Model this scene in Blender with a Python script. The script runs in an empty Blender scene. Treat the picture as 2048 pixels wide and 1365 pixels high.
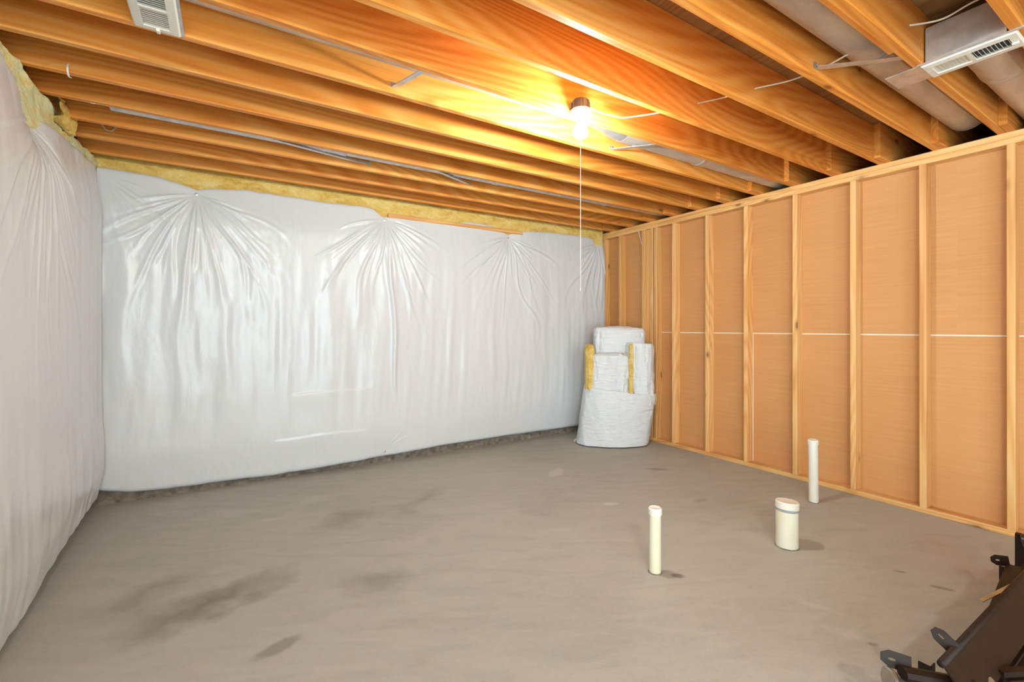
import bpy, math, random
import numpy as np
from mathutils import Vector, Matrix

random.seed(7)
R = math.radians
scene = bpy.context.scene
COL = scene.collection

# ------------------------------------------------------------------ camera, world, exposure
cam_d = bpy.data.cameras.new('camera')
cam_d.sensor_width = 36.0
cam_d.lens = 16.0
cam_d.shift_y = -26.5 / 2048.0
cam_d.clip_start = 0.02
cam = bpy.data.objects.new('camera', cam_d)
COL.objects.link(cam)
cam.location = (0.0, 0.0, 1.265)
cam.rotation_euler = (R(90), 0, R(-31.97))
scene.camera = cam

world = bpy.data.worlds.new('world')
scene.world = world
world.use_nodes = True
bg = world.node_tree.nodes['Background']
bg.inputs[0].default_value = (0.72, 0.92, 1.0, 1)
bg.inputs[1].default_value = 7.0

scene.view_settings.view_transform = 'Standard'
scene.view_settings.look = 'None'
scene.view_settings.gamma = 1.0
scene.view_settings.use_curve_mapping = False
scene.view_settings.exposure = 0.08
BULB_STRENGTH = 1020.0
FLASH_FILL_STRENGTH = 1700.0
BULB_COLOR = (0.98, 1.0, 0.95)
scene.cycles.use_light_tree = False
scene.cycles.max_bounces = 4
scene.cycles.diffuse_bounces = 3
scene.cycles.glossy_bounces = 3
scene.cycles.adaptive_threshold = 0.03

# ------------------------------------------------------------------ materials
def srgb(r, g, b):
    def f(c):
        c /= 255.0
        return c / 12.92 if c <= 0.04045 else ((c + 0.055) / 1.055) ** 2.4
    return (f(r), f(g), f(b), 1)

class NT:
    def __init__(self, name):
        self.m = bpy.data.materials.new(name)
        self.m.use_nodes = True
        self.t = self.m.node_tree
        self.b = self.t.nodes['Principled BSDF']
    def n(self, typ, **kw):
        nd = self.t.nodes.new(typ)
        for k, v in kw.items():
            setattr(nd, k, v)
        return nd
    def l(self, a, b):
        self.t.links.new(a, b)
    def coord(self, scale=(1, 1, 1), rnd=True, kind='Object'):
        tc = self.n('ShaderNodeTexCoord')
        out = tc.outputs[kind]
        if rnd:
            oi = self.n('ShaderNodeObjectInfo')
            mul = self.n('ShaderNodeVectorMath', operation='SCALE')
            cmb = self.n('ShaderNodeCombineXYZ')
            cmb.inputs[0].default_value = 37.0
            cmb.inputs[1].default_value = 13.0
            cmb.inputs[2].default_value = 23.0
            self.l(cmb.outputs[0], mul.inputs[0])
            self.l(oi.outputs['Random'], mul.inputs['Scale'])
            add = self.n('ShaderNodeVectorMath', operation='ADD')
            self.l(out, add.inputs[0]); self.l(mul.outputs[0], add.inputs[1])
            out = add.outputs[0]
        return self.scale(out, scale)
    def scale(self, out, scale):
        mp = self.n('ShaderNodeVectorMath', operation='MULTIPLY')
        self.l(out, mp.inputs[0]); mp.inputs[1].default_value = scale
        return mp.outputs[0]
    def noise(self, vec, scale, detail=3, rough=0.5, dist=0.0):
        nd = self.n('ShaderNodeTexNoise')
        nd.inputs['Scale'].default_value = scale
        nd.inputs['Detail'].default_value = detail
        nd.inputs['Roughness'].default_value = rough
        nd.inputs['Distortion'].default_value = dist
        self.l(vec, nd.inputs['Vector'])
        return nd.outputs['Fac']
    def ramp(self, fac, stops):
        nd = self.n('ShaderNodeValToRGB')
        els = nd.color_ramp.elements
        while len(els) < len(stops):
            els.new(0.5)
        for e, (p, c) in zip(els, stops):
            e.position = p
            e.color = c if len(c) == 4 else (*c, 1)
        self.l(fac, nd.inputs[0])
        return nd.outputs[0]
    def math(self, op, a, b=None, clamp=False):
        nd = self.n('ShaderNodeMath', operation=op, use_clamp=clamp)
        for i, v in enumerate((a, b)):
            if v is None:
                continue
            if isinstance(v, (int, float)):
                nd.inputs[i].default_value = v
            else:
                self.l(v, nd.inputs[i])
        return nd.outputs[0]
    def mix(self, fac, a, b, blend='MIX'):
        nd = self.n('ShaderNodeMix', data_type='RGBA', blend_type=blend)
        for sock, v in ((nd.inputs[0], fac), (nd.inputs[6], a), (nd.inputs[7], b)):
            if isinstance(v, (int, float)):
                sock.default_value = v
            elif isinstance(v, tuple):
                sock.default_value = v
            else:
                self.l(v, sock)
        return nd.outputs[2]
    def bump(self, h, strength=0.3, dist=0.01):
        nd = self.n('ShaderNodeBump')
        nd.inputs['Strength'].default_value = strength
        nd.inputs['Distance'].default_value = dist
        self.l(h, nd.inputs['Height'])
        self.l(nd.outputs[0], self.b.inputs['Normal'])
    def col(self, v):
        if isinstance(v, tuple):
            self.b.inputs['Base Color'].default_value = v
        else:
            self.l(v, self.b.inputs['Base Color'])
    def set(self, rough=0.5, metal=0.0, spec=0.5):
        self.b.inputs['Roughness'].default_value = rough
        self.b.inputs['Metallic'].default_value = metal
        self.b.inputs['Specular IOR Level'].default_value = spec
        return self.m

def wood(name, axis, dark, mid, light, knots=0.55, rough=0.45, spec=0.35):
    w = NT(name)
    along, across = 1.0, 1.0
    def sc(a, c):
        v = [c, c, c]; v[axis] = a
        return tuple(v)
    base = w.coord((1, 1, 1))
    warp = w.noise(w.scale(base, sc(0.5, 3.5)), 1.0, 2)
    low = w.noise(w.scale(base, sc(0.30, 2.6)), 1.0, 1, 0.4, 0.3)
    ring = w.math('ADD', w.math('MULTIPLY', w.math('SINE', w.math('MULTIPLY', low, 170.0)), 0.5), 0.5)   # contour lines of a slow field read as growth rings
    fine = w.noise(w.scale(base, sc(0.9, 95.0)), 1.0, 4, 0.6)
    mid_ = w.noise(w.scale(base, sc(0.45, 26.0)), 1.0, 3, 0.55, 0.4)
    f = w.math('ADD', w.math('MULTIPLY', ring, 0.13), w.math('MULTIPLY', warp, 0.38))
    f = w.math('ADD', f, w.math('MULTIPLY', fine, 0.27))
    f = w.math('ADD', f, w.math('MULTIPLY', mid_, 0.24))
    c = w.ramp(f, [(0.34, dark), (0.50, mid), (0.67, light)])
    oi = w.n('ShaderNodeObjectInfo')
    tint = w.ramp(oi.outputs['Random'], [(0.0, (0.88, 0.86, 0.84, 1)), (0.5, (1, 1, 1, 1)), (1.0, (1.08, 1.1, 1.12, 1))])
    c = w.mix(1.0, c, tint, 'MULTIPLY')
    # knots
    vo = w.n('ShaderNodeTexVoronoi')
    vo.inputs['Scale'].default_value = 1.0
    w.l(w.scale(base, sc(3.6, 8.5)), vo.inputs['Vector'])
    sep = w.n('ShaderNodeSeparateColor')
    w.l(vo.outputs['Color'], sep.inputs[0])
    on = w.math('GREATER_THAN', sep.outputs[0], knots)
    kd = w.math('ADD', vo.outputs['Distance'], w.math('MULTIPLY', fine, 0.05))
    kmask = w.ramp(kd, [(0.10, (1, 1, 1)), (0.15, (0.35, 0.35, 0.35)), (0.26, (0, 0, 0))])
    kf = w.math('MULTIPLY', w.math('MULTIPLY', kmask, on), 0.8)
    c = w.mix(kf, c, (dark[0] * 0.32, dark[1] * 0.25, dark[2] * 0.22, 1))
    w.col(c)
    w.bump(w.math('ADD', w.math('MULTIPLY', ring, 0.3), fine), 0.08, 0.004)
    return w.set(rough, 0, spec)

J_D, J_M, J_L = (0.63, 0.180, 0.020, 1), (0.81, 0.300, 0.050, 1), (0.88, 0.435, 0.115, 1)
S_D, S_M, S_L = (0.60, 0.25, 0.07, 1), (0.79, 0.42, 0.145, 1), (0.86, 0.54, 0.24, 1)
M_JOIST = wood('fir_joist', 0, J_D, J_M, J_L, 0.78)
M_STUD = wood('pine_stud', 2, S_D, S_M, S_L, 0.62)
M_PLATE = wood('pine_plate', 1, S_D, S_M, S_L, 0.5)
M_OSB = wood('subfloor_board', 1, (0.25, 0.12, 0.045, 1), (0.36, 0.19, 0.075, 1), (0.45, 0.26, 0.11, 1), 0.7)
M_SILL = wood('sill_lumber', 0, S_D, S_M, S_L, 0.8)

def mk_kraft():
    k = NT('kraft_paper')
    v = k.coord((1, 1, 1), False)
    st = k.noise(k.scale(v, (1, 2.2, 70)), 1.0, 4, 0.6)
    bl = k.noise(v, 1.4, 3)
    f = k.math('ADD', k.math('MULTIPLY', st, 0.55), k.math('MULTIPLY', bl, 0.45))
    c = k.ramp(f, [(0.30, (0.585, 0.275, 0.098, 1)), (0.62, (0.66, 0.33, 0.126, 1))])
    sc = k.noise(k.scale(v, (1, 5, 26)), 2.0, 2, 0.4)
    sm = k.ramp(sc, [(0.74, (0, 0, 0)), (0.80, (1, 1, 1))])
    c = k.mix(k.math('MULTIPLY', sm, 0.25), c, (0.75, 0.52, 0.32, 1))
    k.col(c)
    k.bump(st, 0.06, 0.003)
    return k.set(0.6, 0, 0.3)
M_KRAFT = mk_kraft()

def mk_plain(name, c, rough=0.5, metal=0.0, spec=0.5, var=0.1, scale=12.0, bump=0.0, stretch=(1, 1, 1)):
    k = NT(name)
    v = k.coord(stretch, True)
    n = k.noise(v, scale, 3)
    lo = tuple(x * (1 - var) for x in c[:3]) + (1,)
    hi = tuple(min(1, x * (1 + var)) for x in c[:3]) + (1,)
    k.col(k.ramp(n, [(0.3, lo), (0.7, hi)]))
    if bump:
        k.bump(n, bump, 0.01)
    return k.set(rough, metal, spec)

M_GYP = mk_plain('gypsum_edge', (0.84, 0.72, 0.56, 1), 0.8, var=0.06)
M_GYPWHITE = mk_plain('gypsum_white', (0.80, 0.80, 0.82, 1), 0.8, var=0.04)
M_GALV = mk_plain('galvanised_steel', (0.62, 0.62, 0.63, 1), 0.42, 0.85, 0.5, 0.16, 18, 0.04)
M_GALVD = mk_plain('galvanised_duct', (0.60, 0.565, 0.53, 1), 0.48, 0.55, 0.5, 0.14, 9, 0.05, (0.6, 2, 2))
M_REG = mk_plain('register_enamel', (0.80, 0.75, 0.66, 1), 0.35, 0, 0.5, 0.03)
M_DARK = mk_plain('dark_cavity', (0.02, 0.018, 0.015, 1), 0.9, 0, 0.2, 0.1)
M_BOX = mk_plain('junction_box_plastic', (0.055, 0.055, 0.065, 1), 0.5, 0, 0.5, 0.1)
M_PORC = mk_plain('porcelain', (0.86, 0.84, 0.80, 1), 0.25, 0, 0.5, 0.02)
M_ROMEX = mk_plain('cable_jacket', (0.80, 0.74, 0.64, 1), 0.45, 0, 0.4, 0.05)
M_CORD = mk_plain('cord_white', (0.86, 0.82, 0.72, 1), 0.6, 0, 0.4, 0.03)
M_BRONZE = mk_plain('brown_painted_steel', (0.020, 0.009, 0.0045, 1), 0.55, 0.0, 0.25, 0.25, 14, 0.03)
M_CHROME = mk_plain('worn_steel', (0.42, 0.38, 0.32, 1), 0.25, 0.9, 0.5, 0.15)
M_CASTER = mk_plain('caster_plastic', (0.03, 0.028, 0.026, 1), 0.35, 0, 0.5, 0.15)

def mk_bulb(strength):
    k = NT('lit_bulb')
    k.b.inputs['Base Color'].default_value = (1, 1, 1, 1)
    k.b.inputs['Emission Color'].default_value = (*BULB_COLOR, 1)
    k.b.inputs['Emission Strength'].default_value = strength
    return k.m
M_BULB = mk_bulb(BULB_STRENGTH)
M_FLASH_FILL = mk_bulb(FLASH_FILL_STRENGTH)

def mk_pvc(name, a, b):
    k = NT(name)
    v = k.coord((1, 1, 1), True)
    n = k.noise(k.scale(v, (6, 6, 3)), 1.0, 3)
    c = k.ramp(n, [(0.35, a), (0.7, b)])
    sp = k.noise(v, 55, 2)
    c = k.mix(k.math('MULTIPLY', k.ramp(sp, [(0.70, (0, 0, 0)), (0.76, (1, 1, 1))]), 0.35), c, (0.35, 0.25, 0.15, 1))
    k.col(c)
    return k.set(0.35, 0, 0.5)
M_PVC_Y = mk_pvc('pvc_cream', (0.74, 0.68, 0.46, 1), (0.82, 0.77, 0.58, 1))
M_PVC_M = mk_pvc('pvc_aged', (0.80, 0.70, 0.46, 1), (0.80, 0.79, 0.72, 1))
M_PVC_W = mk_pvc('pvc_white', (0.80, 0.74, 0.62, 1), (0.84, 0.83, 0.80, 1))
M_PVC_CAP = mk_pvc('pvc_cap', (0.80, 0.72, 0.60, 1), (0.84, 0.80, 0.72, 1))
M_RUBBER = mk_plain('grey_gasket', (0.35, 0.34, 0.34, 1), 0.6, 0, 0.3)

def mk_plastic():
    k = NT('white_vapour_film')
    v = k.coord((1, 1, 1), False)
    n1 = k.noise(k.scale(v, (1, 1, 0.55)), 26, 4, 0.6, 0.6)
    n2 = k.noise(k.scale(v, (1, 1, 0.25)), 9, 3, 0.5, 1.0)
    k.col((0.715, 0.735, 0.75, 1))
    h = k.math('ADD', k.math('MULTIPLY', n1, 0.45), n2)
    k.bump(h, 0.20, 0.014)
    return k.set(0.28, 0, 0.55)
M_FILM = mk_plastic()

def mk_film2():
    k = NT('white_batt_facing')
    v = k.coord((1, 1, 1), True)
    n1 = k.noise(k.scale(v, (6, 6, 42)), 1.0, 4, 0.6, 0.8)
    n2 = k.noise(v, 14, 3, 0.5, 0.6)
    k.col((0.77, 0.80, 0.82, 1))
    k.bump(k.math('ADD', n1, n2), 0.7, 0.02)
    return k.set(0.4, 0, 0.45)
M_FACING = mk_film2()

def mk_fibre(name, a, b, c):
    k = NT(name)
    v = k.coord((1, 1, 1), True)
    n = k.noise(k.scale(v, (1, 1, 2)), 7, 5, 0.65, 0.5)
    n2 = k.noise(v, 60, 3, 0.7)
    f = k.math('ADD', k.math('MULTIPLY', n, 0.75), k.math('MULTIPLY', n2, 0.25))
    k.col(k.ramp(f, [(0.32, a), (0.5, b), (0.68, c)]))
    k.bump(f, 0.8, 0.03)
    return k.set(0.95, 0, 0.1)
M_FIBRE = mk_fibre('yellow_fibreglass', (0.60, 0.33, 0.06, 1), (0.82, 0.57, 0.16, 1), (0.88, 0.72, 0.32, 1))
M_FIBRE2 = mk_fibre('pale_fibreglass', (0.74, 0.50, 0.17, 1), (0.76, 0.70, 0.36, 1), (0.66, 0.76, 0.55, 1))

def mk_floor():
    k = NT('concrete_slab')
    v = k.coord((1, 1, 1), False)
    big = k.noise(v, 0.9, 4, 0.55, 0.3)
    rot = k.n('ShaderNodeVectorRotate', rotation_type='Z_AXIS')
    rot.inputs['Angle'].default_value = R(28)
    k.l(v, rot.inputs['Vector'])
    sw = k.noise(k.scale(rot.outputs[0], (1.2, 4.5, 1)), 2.2, 5, 0.62, 0.9)
    fine = k.noise(v, 34, 4, 0.65)
    f = k.math('ADD', k.math('MULTIPLY', big, 0.35), k.math('MULTIPLY', sw, 0.45))
    f = k.math('ADD', f, k.math('MULTIPLY', fine, 0.20))
    c = k.ramp(f, [(0.28, (0.330, 0.315, 0.270, 1)), (0.50, (0.418, 0.402, 0.350, 1)), (0.72, (0.482, 0.465, 0.412, 1))])
    # stains and pale patches with places of their own on the slab
    wn = k.n('ShaderNodeTexNoise'); wn.inputs['Scale'].default_value = 5.0; wn.inputs['Detail'].default_value = 5
    k.l(v, wn.inputs['Vector'])
    wsub = k.n('ShaderNodeVectorMath', operation='SUBTRACT'); k.l(wn.outputs['Color'], wsub.inputs[0]); wsub.inputs[1].default_value = (0.5, 0.5, 0.5)
    def patch(c, x, y, rx, ry, ang, colr, amt, warp=0.35, soft=0.5):
        ws = k.n('ShaderNodeVectorMath', operation='SCALE'); k.l(wsub.outputs[0], ws.inputs[0]); ws.inputs['Scale'].default_value = warp * max(rx, ry) * 2
        ad = k.n('ShaderNodeVectorMath', operation='ADD'); k.l(v, ad.inputs[0]); k.l(ws.outputs[0], ad.inputs[1])
        su = k.n('ShaderNodeVectorMath', operation='SUBTRACT'); k.l(ad.outputs[0], su.inputs[0]); su.inputs[1].default_value = (x, y, 0)
        ro = k.n('ShaderNodeVectorRotate', rotation_type='Z_AXIS'); ro.inputs['Angle'].default_value = R(-ang); k.l(su.outputs[0], ro.inputs['Vector'])
        mu = k.n('ShaderNodeVectorMath', operation='MULTIPLY'); k.l(ro.outputs[0], mu.inputs[0]); mu.inputs[1].default_value = (1 / rx, 1 / ry, 0)
        le = k.n('ShaderNodeVectorMath', operation='LENGTH'); k.l(mu.outputs[0], le.inputs[0])
        msk = k.ramp(le.outputs['Value'], [(max(0.0, 1 - soft) * 0.7, (1, 1, 1)), (min(1.0, 0.7 + 0.3 * soft), (0, 0, 0))])
        return k.mix(k.math('MULTIPLY', msk, amt), c, colr)
    D = (0.17, 0.15, 0.122, 1); L = (0.57, 0.56, 0.52, 1)
    for a in [(-0.06, 2.52, 0.42, 0.16, 12, D, 0.85, 0.55, 1.0), (-0.33, 2.72, 0.34, 0.16, 40, D, 0.5, 0.6, 1.0),
              (0.63, 2.26, 0.22, 0.13, -25, D, 0.42, 0.5, 0.7), (0.17, 2.01, 0.13, 0.055, 15, D, 0.55, 0.3, 0.35),
              (0.65, 3.13, 0.34, 0.16, 20, D, 0.45, 0.6, 1.0), (1.23, 3.20, 0.36, 0.12, 25, D, 0.38, 0.6, 1.0),
              (2.43, 3.18, 0.17, 0.075, 35, L, 0.55, 0.5, 0.3), (2.33, 2.40, 0.095, 0.035, -20, L, 0.75, 0.25, 0.25),
              (2.27, 1.00, 0.15, 0.045, 120, L, 0.30, 0.5, 0.5), (2.17, 0.87, 0.11, 0.05, 120, L, 0.26, 0.5, 0.5),
              (3.25, 2.77, 0.13, 0.05, -35, D, 0.55, 0.3, 0.5), (2.93, 2.10, 0.10, 0.05, 10, D, 0.35, 0.5, 0.8),
              (1.945, 1.52, 0.05, 0.032, -50, D, 0.85, 0.3, 0.4), (2.94, 0.766, 0.07, 0.024, -62, D, 0.65, 0.2, 0.3),
              (2.955, 0.94, 0.045, 0.018, -50, D, 0.6, 0.2, 0.3), (2.185, 0.78, 0.03, 0.018, -40, D, 0.55, 0.2, 0.4),
              (0.07, 3.63, 0.3, 0.1, -10, L, 0.28, 0.6, 0.8), (0.53, 3.62, 0.3, 0.09, 15, L, 0.25, 0.6, 0.8),
              (0.24, 3.42, 0.28, 0.05, 20, L, 0.30, 0.6, 0.8), (1.9, 2.6, 0.5, 0.2, 30, D, 0.15, 0.6, 1.0)]:
        c = patch(c, *a)
    sp = k.noise(v, 120, 2, 0.5)
    c = k.mix(k.math('MULTIPLY', k.ramp(sp, [(0.76, (0, 0, 0)), (0.80, (1, 1, 1))]), 0.35), c, (0.08, 0.07, 0.06, 1))
    k.col(c)
    k.bump(k.math('ADD', k.math('MULTIPLY', sw, 0.6), fine), 0.10, 0.01)
    return k.set(0.62, 0, 0.35)
M_FLOOR = mk_floor()
M_CONC = mk_plain('foundation_concrete', (0.22, 0.185, 0.145, 1), 0.9, 0, 0.2, 0.4, 26, 0.5)

# ------------------------------------------------------------------ mesh helpers
class MB:
    def __init__(self):
        self.v = []; self.f = []
    def add(self, vs, fs):
        o = len(self.v)
        self.v += [tuple(p) for p in vs]
        self.f += [tuple(i + o for i in q) for q in fs]
        return self
    def box(self, c, s, rot=None, ch=0.0):
        """box; ch > 0 chamfers the four edges that run along its longest side"""
        if ch <= 0:
            hx, hy, hz = (q / 2 for q in s)
            vs = [(x, y, z) for x in (-hx, hx) for y in (-hy, hy) for z in (-hz, hz)]
            fs = [(0, 1, 3, 2), (4, 6, 7, 5), (0, 4, 5, 1), (2, 3, 7, 6), (0, 2, 6, 4), (1, 5, 7, 3)]
        else:
            ax = max(range(3), key=lambda i: s[i])
            b, d = [i for i in range(3) if i != ax]
            hb, hd, L = s[b] / 2, s[d] / 2, s[ax] / 2
            prof = [(-hb + ch, -hd), (hb - ch, -hd), (hb, -hd + ch), (hb, hd - ch), (hb - ch, hd), (-hb + ch, hd), (-hb, hd - ch), (-hb, -hd + ch)]
            vs = []
            for e in (-L, L):
                for p in prof:
                    q = [0, 0, 0]; q[ax] = e; q[b] = p[0]; q[d] = p[1]
                    vs.append(tuple(q))
            fs = [(i, (i + 1) % 8, 8 + (i + 1) % 8, 8 + i) for i in range(8)] + [tuple(range(7, -1, -1)), tuple(range(8, 16))]
        m = Matrix.Rotation(0, 3, 'Z') if rot is None else rot
        cv = Vector(c)
        return self.add([m @ Vector(p) + cv for p in vs], fs)
    def tube(self, path, r, n=10, cap=True, flat=1.0):
        path = [Vector(p) for p in path]
        vs = []; fs = []
        prev = None
        for i, p in enumerate(path):
            t = (path[min(i + 1, len(path) - 1)] - path[max(i - 1, 0)]).normalized()
            if prev is None:
                a = Vector((0, 0, 1)) if abs(t.z) < 0.9 else Vector((1, 0, 0))
                u = t.cross(a).normalized()
            else:
                u = (prev - t * prev.dot(t)).normalized()
            prev = u
            w = t.cross(u)
            rr = r[i] if isinstance(r, (list, tuple)) else r
            for j in range(n):
                a = 2 * math.pi * j / n
                vs.append(p + u * (rr * math.cos(a)) + w * (rr * flat * math.sin(a)))
        m = len(path)
        for i in range(m - 1):
            for j in range(n):
                fs.append((i * n + j, i * n + (j + 1) % n, (i + 1) * n + (j + 1) % n, (i + 1) * n + j))
        if cap:
            fs.append(tuple(range(n - 1, -1, -1)))
            fs.append(tuple(range((m - 1) * n, m * n)))
        return self.add(vs, fs)
    def lathe(self, prof, c=(0, 0, 0), n=24, rot=None):
        vs = []; fs = []
        m = Matrix.Rotation(0, 3, 'Z') if rot is None else rot
        for (r, z) in prof:
            for j in range(n):
                a = 2 * math.pi * j / n
                vs.append(m @ Vector((r * math.cos(a), r * math.sin(a), z)) + Vector(c))
        k = len(prof)
        for i in range(k - 1):
            for j in range(n):
                fs.append((i * n + j, i * n + (j + 1) % n, (i + 1) * n + (j + 1) % n, (i + 1) * n + j))
        if prof[0][0] > 1e-5:
            fs.append(tuple(range(n - 1, -1, -1)))
        if prof[-1][0] > 1e-5:
            fs.append(tuple(range((k - 1) * n, k * n)))
        return self.add(vs, fs)
    def mesh(self, name, mat, smooth=False, origin=(0, 0, 0)):
        me = bpy.data.meshes.new(name)
        o = Vector(origin)
        me.from_pydata([tuple(Vector(p) - o) for p in self.v], [], self.f)
        me.materials.append(mat)
        if smooth:
            me.polygons.foreach_set('use_smooth', [True] * len(me.polygons))
        me.update()
        return me
    def build(self, name, mat, parent=None, smooth=False, origin=None, auto=None):
        """world-coordinate mesh; origin = where the object's own origin stands"""
        if origin is None:
            a = np.array([tuple(p) for p in self.v]); mn, mx = a.min(0), a.max(0)
            origin = ((mn[0] + mx[0]) / 2, (mn[1] + mx[1]) / 2, mn[2])
        me = self.mesh(name, mat, smooth or auto is not None, origin)
        if auto is not None:
            me.set_sharp_from_angle(angle=R(auto))
        return link(name, me, origin, parent)

def wloc(o):
    p = Vector(o.location)
    while o.parent:
        o = o.parent
        p = p + Vector(o.location)
    return p

def link(name, data, loc=(0, 0, 0), parent=None):
    o = bpy.data.objects.new(name, data)
    COL.objects.link(o)
    o.location = loc
    if parent is not None:
        o.parent = parent
        o.location = Vector(loc) - wloc(parent)
    return o

def thing(name, label, cat, loc, group=None):
    o = link(name, None, loc)
    return tag(o, label, cat, group)

def tag(o, label=None, cat=None, group=None, kind=None):
    if label: o['label'] = label
    if cat: o['category'] = cat
    if group: o['group'] = group
    if kind: o['kind'] = kind
    return o

def struct(o, label=None):
    o['kind'] = 'structure'
    if label: o['label'] = label
    return o

_tabs = {}
def vnoise(x, y, seed):
    if seed not in _tabs:
        _tabs[seed] = np.random.RandomState(seed).rand(256, 256)
    T = _tabs[seed]
    xi = np.floor(x).astype(int); yi = np.floor(y).astype(int)
    fx = x - xi; fy = y - yi
    fx = fx * fx * (3 - 2 * fx); fy = fy * fy * (3 - 2 * fy)
    g = lambda a, b: T[a % 256, b % 256]
    return (g(xi, yi) * (1 - fx) + g(xi + 1, yi) * fx) * (1 - fy) + (g(xi, yi + 1) * (1 - fx) + g(xi + 1, yi + 1) * fx) * fy - 0.5

def sstep(a, b, x):
    t = np.clip((x - a) / (b - a), 0, 1)
    return t * t * (3 - 2 * t)

def grid_mesh(name, V, mat, origin):
    h, w, _ = V.shape
    me = bpy.data.meshes.new(name)
    idx = np.arange(h * w).reshape(h, w)
    F = np.stack([idx[:-1, :-1], idx[:-1, 1:], idx[1:, 1:], idx[1:, :-1]], -1).reshape(-1, 4)
    P = (V.reshape(-1, 3) - np.array(origin)).astype(np.float32)
    me.vertices.add(len(P)); me.vertices.foreach_set('co', P.ravel())
    me.loops.add(F.size); me.loops.foreach_set('vertex_index', F.ravel().astype(np.int32))
    me.polygons.add(len(F))
    me.polygons.foreach_set('loop_start', np.arange(0, F.size, 4, dtype=np.int32))
    me.polygons.foreach_set('loop_total', np.full(len(F), 4, dtype=np.int32))
    me.update(calc_edges=True)
    me.validate()
    me.polygons.foreach_set('use_smooth', [True] * len(me.polygons))
    me.materials.append(mat)
    return me

# ------------------------------------------------------------------ the shell
JB = 2.455            # underside of the joists
JH = 0.235
XL, XB = -0.87, 5.3   # foundation wall at the left, end of the space beyond the partition
YB, YF = 4.29, -3.2
ZT = JB + JH

fl = MB().box(((XL + XB) / 2 - 0.05, (YB + YF) / 2, -0.06), (XB - XL + 0.3, YB - YF + 0.3, 0.12))
floor = struct(fl.build('floor', M_FLOOR, origin=(0, 0, 0)), 'grey brown stained concrete basement floor')

wl = MB().box((XL - 0.1, (YB - 0.3) / 2, ZT / 2), (0.2, YB + 0.3, ZT + 0.1))     # cut short behind the viewpoint so ambient light can enter from the left
wall_left = struct(wl.build('wall_left', M_CONC), 'concrete foundation wall behind the left insulation')
wb = MB().box(((XL + XB) / 2, YB + 0.1, ZT / 2), (XB - XL + 0.4, 0.2, ZT + 0.1))
wall_back = struct(wb.build('wall_back', M_CONC), 'concrete foundation wall behind the long insulation blanket')
MB().box((2.02, 4.245, 2.315), (1.5, 0.07, 0.036), ch=0.003).build('sill_board', M_SILL, wall_back)
we = MB().box((XB + 0.05, (YB + YF) / 2, ZT / 2), (0.1, YB - YF + 0.4, ZT + 0.1))  # added to keep world light from leaking in past the partition
struct(we.build('added_wall_beyond', M_CONC), 'added far wall beyond the stud partition that blocks world light')

wf = MB().box(((2.0 + XB) / 2, YF - 0.05, ZT / 2), (XB - 2.0 + 0.2, 0.1, ZT + 0.1))  # added wall out of view, narrows the opening that lets ambient light in
struct(wf.build('added_wall_front', M_CONC), 'added unseen wall far behind the viewpoint that narrows the ambient light')

# ceiling: subfloor panels and joists
cl = MB().box(((XL + XB) / 2, (YB + YF) / 2, ZT + 0.06), (XB - XL + 0.4, YB - YF + 0.4, 0.06))
ceiling = struct(cl.build('ceiling', M_OSB), 'open timber joist ceiling under a board subfloor')
xs = [XL + 0.0, 0.31, 1.53, 2.745, 3.965, XB]
for i in range(len(xs) - 1):
    y = YF
    k = 0
    while y < YB:
        y2 = min(YB, y + 1.22)
        MB().box(((xs[i] + xs[i + 1]) / 2, (y + y2) / 2, ZT + 0.012), (xs[i + 1] - xs[i] - 0.006, y2 - y - 0.006, 0.022)).build('subfloor_panel', M_OSB, ceiling)
        y = y2
JY = [1.708 + 0.304 * k - 0.019 for k in range(-15, 9)]     # centre lines, last one against the back wall
L0, L1 = XL + 0.02, 4.105
jm = MB().box((0, 0, 0), (L1 - L0, 0.038, JH), ch=0.003).mesh('joist', M_JOIST)
lm = MB().box((0, 0, 0), (XB - 3.84 - 0.01, 0.038, JH), ch=0.003).mesh('lap_joist', M_JOIST)
for i, y in enumerate(JY):
    link('joist', jm, ((L0 + L1) / 2, y, JB + JH / 2 - 0.0005), ceiling)
    dx = random.uniform(-0.03, 0.03)
    link('lap_joist', lm, ((XB + 3.84) / 2 + dx * 0, y - 0.039, JB + JH / 2 - 0.0005), ceiling)
# sister board beside the third joist from the camera
MB().box(((0.6 + 2.5) / 2, 0.796 + 0.0195, 2.483 + 0.1), (1.9, 0.037, 0.2), ch=0.003).build('sister_board', M_JOIST, ceiling)

# right partition: studs, plates, gypsum sheets seen from behind
XS = 4.02
wr = MB().box((XS + 0.089 + 0.0128 + 0.013, 0.5, 1.2), (0.012, 7.4, 2.3))
wall_right = struct(wr.build('wall_right', M_KRAFT), 'open stud partition backed by tan paper faced gypsum sheets')
YW0 = -3.1
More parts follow.
